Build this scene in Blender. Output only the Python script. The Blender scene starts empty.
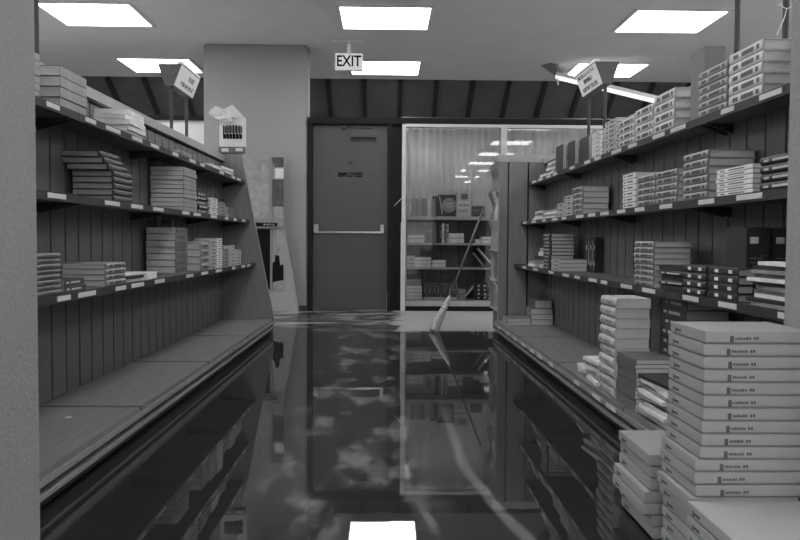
import bpy, bmesh, math, random
from mathutils import Vector, Matrix, Euler
random.seed(7)
SC = bpy.context.scene
COL = SC.collection
PI = math.pi

# ------------------------------------------------------------------ materials
def lin(s):
    s = s / 255.0
    return s / 12.92 if s <= 0.04045 else ((s + 0.055) / 1.055) ** 2.4

def new_mat(name):
    m = bpy.data.materials.new(name)
    m.use_nodes = True
    nt = m.node_tree
    nt.nodes.clear()
    out = nt.nodes.new('ShaderNodeOutputMaterial')
    return m, nt, out

def N(nt, t, **kw):
    n = nt.nodes.new(t)
    for k, v in kw.items():
        setattr(n, k, v)
    return n

def mth(nt, op, a, b=None, c=None, clamp=False):
    n = nt.nodes.new('ShaderNodeMath')
    n.operation = op
    n.use_clamp = clamp
    for i, v in enumerate((a, b, c)):
        if v is None:
            continue
        if isinstance(v, (int, float)):
            n.inputs[i].default_value = v
        else:
            nt.links.new(v, n.inputs[i])
    return n.outputs[0]

def smooth(nt, v, lo, hi):
    n = nt.nodes.new('ShaderNodeMapRange')
    n.interpolation_type = 'SMOOTHSTEP'
    n.inputs['From Min'].default_value = lo
    n.inputs['From Max'].default_value = hi
    nt.links.new(v, n.inputs['Value'])
    return n.outputs['Result']

def noise(nt, vec, scale, detail=3.0, rough=0.55, stretch=(1, 1, 1)):
    mp = nt.nodes.new('ShaderNodeMapping')
    mp.inputs['Scale'].default_value = stretch
    nt.links.new(vec, mp.inputs['Vector'])
    n = nt.nodes.new('ShaderNodeTexNoise')
    n.inputs['Scale'].default_value = scale
    n.inputs['Detail'].default_value = detail
    n.inputs['Roughness'].default_value = rough
    nt.links.new(mp.outputs[0], n.inputs['Vector'])
    return n.outputs['Fac']

def grey(name, a, rough=0.6, var=0.12, scale=20.0, stretch=(1, 1, 1), bump=0.0, metal=0.0, spec=0.5):
    """plain grey surface with a little procedural mottling"""
    m, nt, out = new_mat(name)
    tc = N(nt, 'ShaderNodeTexCoord')
    f = noise(nt, tc.outputs['Object'], scale, 4.0, 0.6, stretch)
    cr = N(nt, 'ShaderNodeValToRGB')
    lo, hi = a * (1 - var), a * (1 + var)
    cr.color_ramp.elements[0].position = 0.3
    cr.color_ramp.elements[1].position = 0.7
    cr.color_ramp.elements[0].color = (lo, lo, lo, 1)
    cr.color_ramp.elements[1].color = (hi, hi, hi, 1)
    nt.links.new(f, cr.inputs[0])
    p = N(nt, 'ShaderNodeBsdfPrincipled')
    nt.links.new(cr.outputs[0], p.inputs['Base Color'])
    p.inputs['Roughness'].default_value = rough
    p.inputs['Metallic'].default_value = metal
    p.inputs['Specular IOR Level'].default_value = spec
    if bump:
        b = N(nt, 'ShaderNodeBump')
        b.inputs['Strength'].default_value = bump
        b.inputs['Distance'].default_value = 0.01
        nt.links.new(f, b.inputs['Height'])
        nt.links.new(b.outputs[0], p.inputs['Normal'])
    nt.links.new(p.outputs[0], out.inputs[0])
    return m

def pages(name, a):
    """page block: fine sheet lines across the thickness"""
    m, nt, out = new_mat(name)
    tc = N(nt, 'ShaderNodeTexCoord')
    f = noise(nt, tc.outputs['Object'], 9.0, 3.0, 0.6, (1, 1, 60))
    cr = N(nt, 'ShaderNodeValToRGB')
    cr.color_ramp.elements[0].position = 0.3
    cr.color_ramp.elements[1].position = 0.65
    cr.color_ramp.elements[0].color = (a * .72,) * 3 + (1,)
    cr.color_ramp.elements[1].color = (a * 1.08,) * 3 + (1,)
    nt.links.new(f, cr.inputs[0])
    p = N(nt, 'ShaderNodeBsdfPrincipled')
    nt.links.new(cr.outputs[0], p.inputs['Base Color'])
    p.inputs['Roughness'].default_value = 0.85
    p.inputs['Specular IOR Level'].default_value = 0.2
    nt.links.new(p.outputs[0], out.inputs[0])
    return m

def emis(name, strength, a=1.0):
    m, nt, out = new_mat(name)
    e = N(nt, 'ShaderNodeEmission')
    e.inputs['Color'].default_value = (a, a, a, 1)
    e.inputs['Strength'].default_value = strength
    nt.links.new(e.outputs[0], out.inputs[0])
    return m

def glass(name):
    m, nt, out = new_mat(name)
    fr = N(nt, 'ShaderNodeFresnel')
    fr.inputs['IOR'].default_value = 1.5
    tr = N(nt, 'ShaderNodeBsdfTransparent')
    tr.inputs['Color'].default_value = (.98, .98, .98, 1)
    gl = N(nt, 'ShaderNodeBsdfGlossy')
    gl.inputs['Roughness'].default_value = 0.0
    mx = N(nt, 'ShaderNodeMixShader')
    nt.links.new(fr.outputs[0], mx.inputs[0])
    nt.links.new(tr.outputs[0], mx.inputs[1])
    nt.links.new(gl.outputs[0], mx.inputs[2])
    nt.links.new(mx.outputs[0], out.inputs[0])
    return m

def cloth(name, a):
    """thin pale cloth that lets some light through, with soft weave mottling"""
    m, nt, out = new_mat(name)
    tc = N(nt, 'ShaderNodeTexCoord')
    f = noise(nt, tc.outputs['Object'], 8.0, 4.0, 0.6, (6, 6, .5))
    v = mth(nt, 'MULTIPLY_ADD', f, a * .3, a * .85)
    cmb = N(nt, 'ShaderNodeCombineColor')
    for i in range(3):
        nt.links.new(v, cmb.inputs[i])
    d = N(nt, 'ShaderNodeBsdfDiffuse')
    t = N(nt, 'ShaderNodeBsdfTranslucent')
    nt.links.new(cmb.outputs[0], d.inputs[0])
    nt.links.new(cmb.outputs[0], t.inputs[0])
    mx = N(nt, 'ShaderNodeMixShader')
    mx.inputs[0].default_value = 0.35
    nt.links.new(d.outputs[0], mx.inputs[1])
    nt.links.new(t.outputs[0], mx.inputs[2])
    nt.links.new(mx.outputs[0], out.inputs[0])
    return m

def plastic_film(name):
    m, nt, out = new_mat(name)
    tr = N(nt, 'ShaderNodeBsdfTransparent')
    pr = N(nt, 'ShaderNodeBsdfPrincipled')
    pr.inputs['Base Color'].default_value = (.8, .8, .8, 1)
    pr.inputs['Roughness'].default_value = 0.15
    mx = N(nt, 'ShaderNodeMixShader')
    mx.inputs[0].default_value = 0.6
    nt.links.new(tr.outputs[0], mx.inputs[1])
    nt.links.new(pr.outputs[0], mx.inputs[2])
    nt.links.new(mx.outputs[0], out.inputs[0])
    return m

def dry_mask(nt, vec):
    """0 where the aisle is flooded, 1 on the bare vinyl by the shop window and in streaks by the door"""
    sep = N(nt, 'ShaderNodeSeparateXYZ')
    nt.links.new(vec, sep.inputs[0])
    x, y = sep.outputs[0], sep.outputs[1]
    n1 = noise(nt, vec, 2.2, 4.0, 0.6, (1, 1, 1))
    yw = mth(nt, 'ADD', y, mth(nt, 'MULTIPLY', mth(nt, 'SUBTRACT', n1, 0.5), 0.18))
    far = smooth(nt, yw, 7.06, 7.20)
    xw = mth(nt, 'ADD', x, mth(nt, 'MULTIPLY', mth(nt, 'SUBTRACT', n1, 0.5), 1.0))
    right = smooth(nt, xw, 0.02, 0.22)
    n2 = noise(nt, vec, 2.0, 4.0, 0.62, (0.75, 2.4, 1))
    streak = smooth(nt, n2, 0.46, 0.58)
    farl = smooth(nt, y, 6.6, 8.0)
    streak = mth(nt, 'MULTIPLY', mth(nt, 'MULTIPLY', streak, farl), 0.85)
    a = mth(nt, 'MULTIPLY', far, right)
    b = mth(nt, 'MULTIPLY', streak, mth(nt, 'SUBTRACT', 1.0, right))
    return mth(nt, 'MAXIMUM', a, b, clamp=True), x, y

def floor_mat():
    m, nt, out = new_mat('vinyl_floor_and_dark_aisle_carpet')
    tc = N(nt, 'ShaderNodeTexCoord')
    mask, x, y = dry_mask(nt, tc.outputs['Object'])
    ax = mth(nt, 'ABSOLUTE', x)
    side = smooth(nt, ax, 1.75, 1.8)
    back = mth(nt, 'SUBTRACT', 1.0, smooth(nt, y, -1.3, -1.2))
    beyond = smooth(nt, y, 9.35, 9.4)
    li = mth(nt, 'MAXIMUM', mth(nt, 'MAXIMUM', mask, side), mth(nt, 'MAXIMUM', back, beyond))
    nn = noise(nt, tc.outputs['Object'], 6.0, 4.0, 0.6)
    v = mth(nt, 'MULTIPLY_ADD', nn, 0.2, 0.45)
    d = mth(nt, 'MULTIPLY_ADD', nn, 0.02, 0.042)
    mixv = mth(nt, 'ADD', mth(nt, 'MULTIPLY', li, v), mth(nt, 'MULTIPLY', mth(nt, 'SUBTRACT', 1.0, li), d))
    cmb = N(nt, 'ShaderNodeCombineColor')
    for i in range(3):
        nt.links.new(mixv, cmb.inputs[i])
    p = N(nt, 'ShaderNodeBsdfPrincipled')
    nt.links.new(cmb.outputs[0], p.inputs['Base Color'])
    p.inputs['Roughness'].default_value = 0.5
    nt.links.new(p.outputs[0], out.inputs[0])
    return m

def water_mat():
    m, nt, out = new_mat('flood_water_with_silt_film')
    tc = N(nt, 'ShaderNodeTexCoord')
    vec = tc.outputs['Object']
    mask, x, y = dry_mask(nt, vec)
    fr = N(nt, 'ShaderNodeFresnel')
    fr.inputs['IOR'].default_value = WATER_IOR
    bp = N(nt, 'ShaderNodeBump')
    bp.inputs['Strength'].default_value = 0.006
    bp.inputs['Distance'].default_value = 0.02
    nt.links.new(noise(nt, vec, 7.0, 2.0, 0.5), bp.inputs['Height'])
    gl = N(nt, 'ShaderNodeBsdfGlossy')
    gl.inputs['Roughness'].default_value = 0.012
    nt.links.new(bp.outputs[0], gl.inputs['Normal'])
    tr = N(nt, 'ShaderNodeBsdfTransparent')
    tr.inputs['Color'].default_value = (.8, .8, .8, 1)
    # pale silt clouds and two dragged streaks drifting on the surface
    n1 = noise(nt, vec, 4.2, 5.0, 0.6, (1.25, .55, 1))
    cl = smooth(nt, n1, 0.47, 0.68)
    cx = mth(nt, 'ABSOLUTE', mth(nt, 'ADD', x, 0.13))
    cl = mth(nt, 'MULTIPLY', cl, mth(nt, 'SUBTRACT', 1.0, smooth(nt, cx, 0.15, 0.38)))
    n3 = noise(nt, vec, 3.0, 4.0, 0.6)
    wob = mth(nt, 'MULTIPLY', mth(nt, 'SUBTRACT', n3, 0.5), 0.05)
    bend = mth(nt, 'MULTIPLY', mth(nt, 'POWER', mth(nt, 'MAXIMUM', mth(nt, 'SUBTRACT', 2.9, y), 0.0), 1.3), 0.145)
    dx = mth(nt, 'ABSOLUTE', mth(nt, 'ADD', mth(nt, 'SUBTRACT', mth(nt, 'SUBTRACT', x, 0.30), bend), wob))
    st = mth(nt, 'SUBTRACT', 1.0, smooth(nt, dx, 0.006, 0.032))
    st = mth(nt, 'MULTIPLY', st, mth(nt, 'MULTIPLY', mth(nt, 'SUBTRACT', 1.0, smooth(nt, y, 2.9, 4.4)), smooth(nt, y, 1.2, 1.9)))
    dx2 = mth(nt, 'ABSOLUTE', mth(nt, 'ADD', mth(nt, 'ADD', mth(nt, 'SUBTRACT', x, 0.485), mth(nt, 'MULTIPLY', y, 0.15)), wob))
    s2 = mth(nt, 'SUBTRACT', 1.0, smooth(nt, dx2, 0.004, 0.024))
    s2 = mth(nt, 'MULTIPLY', s2, mth(nt, 'MULTIPLY', mth(nt, 'SUBTRACT', 1.0, smooth(nt, y, 2.35, 2.8)), smooth(nt, y, 2.1, 2.3)))
    st = mth(nt, 'MAXIMUM', st, s2)
    n4 = noise(nt, vec, 26.0, 3.0, 0.7)
    fleck = mth(nt, 'MULTIPLY', smooth(nt, n4, 0.70, 0.74), mth(nt, 'SUBTRACT', 1.0, smooth(nt, y, 3.0, 4.0)))
    film = mth(nt, 'MAXIMUM', mth(nt, 'MULTIPLY', cl, 0.42), mth(nt, 'MULTIPLY', st, 0.30))
    film = mth(nt, 'MAXIMUM', film, mth(nt, 'MULTIPLY', fleck, 0.35))
    df = N(nt, 'ShaderNodeBsdfDiffuse')
    df.inputs['Color'].default_value = (.42, .42, .42, 1)
    m0 = N(nt, 'ShaderNodeMixShader')
    nt.links.new(film, m0.inputs[0])
    nt.links.new(tr.outputs[0], m0.inputs[1])
    nt.links.new(df.outputs[0], m0.inputs[2])
    fac = mth(nt, 'MULTIPLY', fr.outputs[0], mth(nt, 'SUBTRACT', 1.0, mth(nt, 'MULTIPLY', mask, 0.92)))
    m1 = N(nt, 'ShaderNodeMixShader')
    nt.links.new(fac, m1.inputs[0])
    nt.links.new(m0.outputs[0], m1.inputs[1])
    nt.links.new(gl.outputs[0], m1.inputs[2])
    nt.links.new(m1.outputs[0], out.inputs[0])
    return m

WATER_IOR = 1.5
LAMP = 9.0
M = {}
M['ceiling'] = grey('ceiling_plaster', .64, .9, .04, 3)
M['wall'] = grey('painted_wall', .29, .85, .05, 60, bump=.15)
M['pier'] = grey('vinyl_wallcover', .235, .85, .09, 90, bump=.3)
M['pale_wall'] = grey('pale_wall', .72, .85, .04, 20)
M['wood'] = grey('stained_wood', .20, .5, .22, 6, (14, 1.2, 14))
M['panel'] = grey('wood_panel', .125, .55, .18, 6, (10, 10, .8))
M['deck'] = grey('wood_deck', .16, .5, .2, 5, (12, 1.0, 12))
M['cap'] = grey('pale_cap_board', .36, .45, .12, 8)
M['lip'] = grey('wood_lip', .22, .45, .12, 8)
M['shelf'] = grey('shelf_board', .085, .5, .15, 8)
M['rail'] = grey('dark_price_rail', .022, .6, .1, 12)
M['black'] = grey('black_gap', .012, .8, .1, 12)
M['label'] = grey('white_price_card', .55, .7, .05, 30)
M['end'] = grey('end_panel_wood', .19, .5, .14, 5, (6, 6, .8))
M['door'] = grey('door_paint', .055, .45, .06, 12)
M['frame_dark'] = grey('dark_door_frame', .012, .75, .1, 12, spec=.2)
M['bulkhead'] = grey('dark_bulkhead', .085, .7, .15, 4)
M['chrome'] = grey('brushed_metal', .42, .3, .05, 20, metal=1.0)
M['dark_metal'] = grey('dark_metal', .035, .45, .1, 20)
M['white_frame'] = grey('white_window_frame', .5, .5, .05, 12)
M['curtain'] = cloth('curtain_cloth', .92)
M['case_back'] = grey('dark_case_back', .05, .6, .2, 8)
M['case'] = grey('grey_case', .42, .6, .08, 12)
M['lamp'] = emis('lit_lamp_diffuser', LAMP)
M['tube'] = emis('lit_tube_lens', .95)
M['exit_face'] = emis('lit_exit_face', .42)
M['glass'] = glass('window_glass')
M['film'] = plastic_film('clear_plastic')
M['print'] = grey('black_print', .008, .9, .1, 30, spec=.1)
M['print_grey'] = grey('grey_print', .12, .7, .2, 30)
M['straw'] = grey('broom_straw', .6, .85, .45, 60, (1, 1, .12))
M['handle'] = grey('broom_handle', .11, .5, .15, 20)
M['cable'] = grey('white_cable', .7, .6, .05, 20)
M['carton'] = grey('pale_carton', .22, .75, .06, 14)
M['carton_print'] = grey('carton_print', .06, .7, .2, 30)
M['carton_lid'] = grey('pale_carton_lid', .275, .75, .05, 9)
M['card'] = grey('white_card', .62, .7, .06, 20)
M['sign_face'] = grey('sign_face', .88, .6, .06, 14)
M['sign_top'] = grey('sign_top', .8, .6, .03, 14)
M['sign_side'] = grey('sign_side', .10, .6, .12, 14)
M['poster_pale'] = grey('poster_pale', .26, .5, .28, 10, (1.2, 1, 1))
M['poster_dark'] = grey('poster_dark', .05, .5, .6, 14)
M['box_grey'] = grey('grey_box', .17, .7, .08, 12)
for k, a in dict(k=.022, d=.05, m=.13, g=.27, l=.48, w=.72).items():
    M['cov_' + k] = grey('book_cover_' + k, a, .5, .18, 18)
M['pg'] = pages('page_edges', .56)
M['pg_d'] = pages('page_edges_grey', .34)
M['pg_w'] = pages('page_edges_white', .68)

# ------------------------------------------------------------------ mesh helpers
class MB:
    def __init__(self):
        self.v, self.f = [], []
    def poly(self, vs, fs):
        o = len(self.v)
        self.v += [tuple(p) for p in vs]
        self.f += [tuple(i + o for i in f) for f in fs]
        return self
    def box(self, x0, x1, y0, y1, z0, z1, T=None):
        if x0 > x1: x0, x1 = x1, x0
        if y0 > y1: y0, y1 = y1, y0
        if z0 > z1: z0, z1 = z1, z0
        vs = [Vector(p) for p in ((x0, y0, z0), (x1, y0, z0), (x1, y1, z0), (x0, y1, z0),
                                  (x0, y0, z1), (x1, y0, z1), (x1, y1, z1), (x0, y1, z1))]
        if T is not None:
            vs = [T @ p for p in vs]
        return self.poly(vs, [(0, 3, 2, 1), (4, 5, 6, 7), (0, 1, 5, 4), (1, 2, 6, 5), (2, 3, 7, 6), (3, 0, 4, 7)])
    def bbox(self, x0, x1, y0, y1, z0, z1, r, T=None):
        """box with chamfered edges"""
        bm = bmesh.new()
        bmesh.ops.create_cube(bm, size=1.0)
        for v in bm.verts:
            v.co = Vector(((x0 + x1) / 2 + v.co.x * abs(x1 - x0), (y0 + y1) / 2 + v.co.y * abs(y1 - y0), (z0 + z1) / 2 + v.co.z * abs(z1 - z0)))
        bmesh.ops.bevel(bm, geom=list(bm.edges), offset=r, segments=2, affect='EDGES')
        bm.verts.ensure_lookup_table()
        vs = [T @ v.co if T is not None else v.co.copy() for v in bm.verts]
        fs = [tuple(v.index for v in f.verts) for f in bm.faces]
        bm.free()
        return self.poly(vs, fs)
    def prism(self, pts, a0, a1, axis='y'):
        """closed profile (2 coords) extruded along axis"""
        n = len(pts)
        def mk(p, a):
            return {'y': (p[0], a, p[1]), 'x': (a, p[0], p[1]), 'z': (p[0], p[1], a)}[axis]
        vs = [mk(p, a0) for p in pts] + [mk(p, a1) for p in pts]
        fs = [tuple(range(n - 1, -1, -1)), tuple(range(n, 2 * n))]
        fs += [(i, (i + 1) % n, n + (i + 1) % n, n + i) for i in range(n)]
        return self.poly(vs, fs)
    def tube(self, pts, r, n=8, r1=None):
        pts = [Vector(p) for p in pts]
        m = len(pts)
        rings = []
        for i, p in enumerate(pts):
            t = (pts[min(i + 1, m - 1)] - pts[max(i - 1, 0)]).normalized()
            a = t.orthogonal().normalized() if i == 0 else (a - t * a.dot(t)).normalized()
            b = t.cross(a)
            rr = r if r1 is None else r + (r1 - r) * i / (m - 1)
            rings.append([p + (a * math.cos(2 * PI * k / n) + b * math.sin(2 * PI * k / n)) * rr for k in range(n)])
        vs = [q for ring in rings for q in ring]
        fs = []
        for i in range(m - 1):
            for k in range(n):
                fs.append((i * n + k, i * n + (k + 1) % n, (i + 1) * n + (k + 1) % n, (i + 1) * n + k))
        fs.append(tuple(range(n - 1, -1, -1)))
        fs.append(tuple((m - 1) * n + k for k in range(n)))
        return self.poly(vs, fs)
    def disc(self, c, r, axis, depth, n=24):
        pts = [(r * math.cos(2 * PI * k / n), r * math.sin(2 * PI * k / n)) for k in range(n)]
        if axis == 'y':
            return self.prism([(c[0] + p[0], c[2] + p[1]) for p in pts], c[1], c[1] + depth, 'y')
        if axis == 'x':
            return self.prism([(c[1] + p[0], c[2] + p[1]) for p in pts], c[0], c[0] + depth, 'x')
        return self.prism([(c[0] + p[0], c[1] + p[1]) for p in pts], c[2], c[2] + depth, 'z')
    def mesh(self, name, mat, smooth_=False):
        me = bpy.data.meshes.new(name)
        me.from_pydata(self.v, [], self.f)
        bm = bmesh.new()
        bm.from_mesh(me)
        bmesh.ops.recalc_face_normals(bm, faces=list(bm.faces))
        bm.to_mesh(me)
        bm.free()
        if mat is not None:
            me.materials.append(mat)
        if smooth_:
            for p in me.polygons:
                p.use_smooth = True
        return me
    def build(self, name, mat, parent=None, smooth_=False):
        o = bpy.data.objects.new(name, self.mesh(name, mat, smooth_))
        COL.objects.link(o)
        if parent is not None:
            o.parent = parent
        return o

LABELS = {}
def tag(o, label=None, cat=None, group=None, kind=None):
    if label:
        n = len(label.replace(',', ' ').split())
        assert 4 <= n <= 16, (n, label)
        if label in LABELS and not group:
            raise ValueError('label twice: ' + label)
        LABELS[label] = o.name
        o['label'] = label
    if cat: o['category'] = cat
    if group: o['group'] = group
    if kind: o['kind'] = kind
    return o

def thing(name, loc, label, cat, group=None, rot=(0, 0, 0), scale=None):
    o = bpy.data.objects.new(name, None)
    o.empty_display_size = 0.05
    COL.objects.link(o)
    o.location = loc
    o.rotation_euler = rot
    if scale: o.scale = scale
    return tag(o, label, cat, group)

def text_mesh(s, size, mat, name, parent, M4, depth=0.001, bold=0.0):
    cu = bpy.data.curves.new(name, 'FONT')
    cu.body = s
    cu.size = size
    cu.align_x = 'CENTER'
    cu.align_y = 'CENTER'
    cu.extrude = depth
    cu.offset = bold
    tmp = bpy.data.objects.new(name, cu)
    COL.objects.link(tmp)
    dg = bpy.context.evaluated_depsgraph_get()
    me = bpy.data.meshes.new_from_object(tmp.evaluated_get(dg))
    bpy.data.objects.remove(tmp)
    bpy.data.curves.remove(cu)
    me.transform(M4)
    me.materials.clear()
    me.materials.append(mat)
    o = bpy.data.objects.new(name, me)
    COL.objects.link(o)
    o.parent = parent
    return o

def scribble(mb, c, ux, uz, w, h, n, rng, un=None, d=0.0008):
    """a line of small letter-like strokes; ux/uz/un orthonormal directions"""
    c, ux, uz = Vector(c), Vector(ux), Vector(uz)
    un = Vector(un) if un is not None else ux.cross(uz)
    T = Matrix(((ux.x, un.x, uz.x, c.x), (ux.y, un.y, uz.y, c.y), (ux.z, un.z, uz.z, c.z), (0, 0, 0, 1)))
    s = w / n
    for i in range(n):
        x = -w / 2 + s * i
        k = rng.choice('ILTEO')
        mb.box(x + s * .1, x + s * .3, -d, d, -h / 2, h / 2, T)
        if k in 'LEO': mb.box(x + s * .1, x + s * .8, -d, d, -h / 2, -h / 2 + h * .22, T)
        if k in 'TEO': mb.box(x + s * .1, x + s * .8, -d, d, h / 2 - h * .22, h / 2, T)
        if k == 'E': mb.box(x + s * .1, x + s * .65, -d, d, -h * .1, h * .1, T)
        if k == 'O': mb.box(x + s * .6, x + s * .8, -d, d, -h / 2, h / 2, T)
    return mb

def struct(name, mb, mat):
    o = mb.build(name, mat)
    o['kind'] = 'structure'
    return o

# ------------------------------------------------------------------ camera
F = 778.0
CAMZ = 0.84
cam = bpy.data.cameras.new('camera')
cam.sensor_fit = 'HORIZONTAL'
cam.sensor_width = 36.0
cam.lens = F / 800 * 36.0
cam.clip_start = 0.05
co = bpy.data.objects.new('camera', cam)
COL.objects.link(co)
pitch, yaw, roll = math.atan(30 / F), math.atan(16 / F), math.radians(0.35)
Rm = Matrix.Rotation(-yaw, 3, 'Z') @ Matrix.Rotation(PI / 2 - pitch, 3, 'X') @ Matrix.Rotation(roll, 3, 'Z')
co.matrix_world = Matrix.Translation((0, 0, CAMZ)) @ Rm.to_4x4()
SC.camera = co
def AT(px, py, Y):
    """world point on the photo's sight line at depth Y"""
    d = Rm @ Vector(((px - 400) / F, (270 - py) / F, -1))
    return Vector((0, 0, CAMZ)) + d * (Y / d.y)

# ------------------------------------------------------------------ room shell
CEIL = 3.11
XL, XR, YB, YF = -8.0, 8.0, -13.0, 15.0
struct('floor', MB().box(XL, XR, YB, YF, -.1, 0), floor_mat())
struct('ceiling', MB().box(XL, XR, YB, 11.1, CEIL, CEIL + .08), M['ceiling'])
struct('wall_left', MB().box(XL - .15, XL, YB, YF, -.1, 4.4), M['pale_wall'])
struct('wall_right', MB().box(XR, XR + .15, YB, YF, -.1, 4.4), M['pale_wall'])
struct('wall_back', MB().box(XL, XR, YB - .15, YB, -.1, 4.4), M['pale_wall'])
struct('wall_front', MB().box(XL, XR, YF, YF + .15, -.1, 4.4), M['pale_wall'])
struct('wall_near_left', MB().bbox(-1.45, -.892, 1.72, 2.03, 0, CEIL, .012), M['pier'])
struct('wall_near_right', MB().bbox(1.037, 1.5, 1.72, 2.00, 0, CEIL, .012), M['pier'])
struct('wall_column', MB().bbox(-2.117, -.905, 9.2, 9.5, 0, CEIL, .012), M['wall'])
struct('baseboard_column', MB().box(-2.13, -.9, 9.185, 9.2, 0, .06), M['dark_metal'])
struct('wall_partition_left', MB().box(XL, -2.12, 9.32, 9.45, 0, 2.24), M['pale_wall'])
struct('trim_1', MB().box(XL, -2.12, 9.28, 9.48, 2.24, 2.29), M['frame_dark'])
# sloping dark bulkhead with black ribs beyond the partition
sl = 0.59
y2, z2 = 12.9, CEIL - sl * (12.9 - 11.1)
struct('wall_bulkhead', MB().prism([(11.1, CEIL), (y2, z2), (y2, z2 + .1), (11.1, CEIL + .12)], XL, XR, 'x'), M['bulkhead'])
rb = MB()
x = -5.96
while x < 6.2:
    rb.prism([(11.1, CEIL - .002), (y2, z2 - .002), (y2, z2 - .05), (11.1, CEIL - .05)], x - .032, x + .032, 'x')
    x += .515
struct('trim_2', rb, M['black'])
struct('wall_below_bulkhead', MB().box(XL, XR, y2, y2 + .1, 0, z2 + .1), M['bulkhead'])

# door wall: frame header, jambs, filler
WY = 9.2
struct('wall_door_side', MB().box(.035, .205, WY + .02, WY + .14, 0, 2.2), M['frame_dark'])
struct('trim_3', MB().box(-.905, 5.2, WY - .02, WY + .16, 2.2, 2.27), M['frame_dark'])
door = MB().box(-.845, .032, WY + .04, WY + .085, .012, 2.185).build('door_1', M['door'])
door['kind'] = 'structure'
fr = MB().box(-.905, -.85, WY - .015, WY + .12, 0, 2.2).box(.035, .085, WY - .01, WY + .12, 0, 2.2).box(-.85, .035, WY + .0, WY + .12, 2.188, 2.2)
fr.build('door_frame', M['frame_dark'], door)
hd = WY + .04
pb = MB().tube([(-.80, hd - .09, .925), (-.02, hd - .09, .925)], .013, 10).build('push_bar', M['chrome'], door)
MB().bbox(-.825, -.775, hd - .1, hd, .915, 1.02, .008).build('bracket', M['chrome'], pb)
MB().bbox(-.045, -.005, hd - .1, hd, .915, 1.02, .008).build('bracket', M['chrome'], pb)
dc = MB().bbox(-.40, -.10, hd - .065, hd, 2.04, 2.13, .006).build('door_closer', M['door'], door)
MB().tube([(-.15, hd - .05, 2.15), (-.30, hd - .10, 2.165), (-.47, hd - .03, 2.165)], .01, 6).build('closer_arm', M['dark_metal'], dc)
MB().bbox(-.50, -.45, hd - .05, hd, 2.145, 2.18, .004).build('closer_shoe', M['dark_metal'], dc)
TD = Matrix.Translation((-.405, hd - .002, 1.605)) @ Matrix.Rotation(PI / 2, 4, 'X') @ Matrix.Diagonal((.78, 1, 1, 1))
text_mesh('EMPLOYEES', .072, M['print'], 'door_lettering', door, TD, .001, .003)
MB().box(-.42, -.385, hd - .003, hd, 1.745, 1.755).box(-.44, -.36, hd - .003, hd, 1.732, 1.737).build('small_notice', M['print'], door)

# shop window
GY = WY + .03
wf = MB().box(.205, .25, WY - .05, WY + .06, 0.03, 2.195)
wf.box(.25, 4.6, WY - .04, WY + .06, 2.165, 2.2)
wo = wf.build('window_1', M['white_frame'])
wo['kind'] = 'structure'
MB().box(1.365, 1.435, WY - .05, WY + .06, .12, 2.165).box(3.0, 3.07, WY - .05, WY + .06, .12, 2.165).build('mullion', M['white_frame'], wo)
MB().box(.25, 4.6, GY - .003, GY + .003, .12, 2.165).build('glass_pane', M['glass'], wo)
MB().bbox(.195, .25, WY - .075, WY - .05, 0.0, 1.05, .004).build('edge_strip', M['white_frame'], wo)
MB().box(.25, 4.6, WY - .03, WY + .06, .06, .12).build('sill', M['wall'], wo)
MB().box(.25, 4.6, WY + .0, WY + .06, 0, .06).build('kick_strip', M['frame_dark'], wo)
struct('wall_window_end', MB().box(4.6, XR, WY, WY + .12, 0, 2.2), M['wall'])
# display case behind the glass
cs = thing('display_case', (.25, 9.3, 0), 'grey display case with dark back behind the shop window glass', 'bookcase')
cs_l = 2.9
MB().box(0, cs_l, .30, .33, .10, 1.10).build('back_panel', M['case_back'], cs)
sm = MB()
for i in range(1, 13):
    sm.box(i * .2245 - .006, i * .2245 + .006, .292, .2995, .12, 1.09)
sm.build('panel_seams', M['black'], cs)
for nm, z0, z1, y0 in (('ledge', 1.085, 1.125, -.03), ('shelf', .783, .805, 0), ('shelf', .492, .512, 0), ('bottom_shelf', .075, .125, -.02)):
    MB().box(0, cs_l, y0, .30, z0, z1).build(nm, M['case'], cs)
MB().box(0, cs_l, .06, .30, 0.0, .075).build('plinth', M['frame_dark'], cs)
MB().box(-.0, .02, 0, .30, .125, 1.085).build('side_panel', M['case'], cs)
MB().box(cs_l, cs_l + .02, 0, .33, .0, 1.125).build('side_panel', M['case'], cs)
# pleated curtain
cv, cf = [], []
nx = 360
for i in range(nx + 1):
    xx = .26 + 4.3 * i / nx
    yy = 9.475 + .018 * math.sin(i * .9) + .008 * math.sin(i * .37 + 1)
    cv += [(xx, yy, 1.128), (xx, yy + .004, 2.30)]
for i in range(nx):
    cf.append((2 * i, 2 * i + 2, 2 * i + 3, 2 * i + 1))
cm = MB().poly(cv, cf)
co_ = cm.build('curtain', M['curtain'], None, True)
sd = co_.modifiers.new('thickness', 'SOLIDIFY'); sd.thickness = .003
tag(co_, 'pale pleated curtain hanging behind the shop window glass', 'curtain')
MB().tube([(.2, 9.475, 2.315), (4.7, 9.475, 2.315)], .012).build('curtain_rod', M['dark_metal'], co_)

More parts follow.
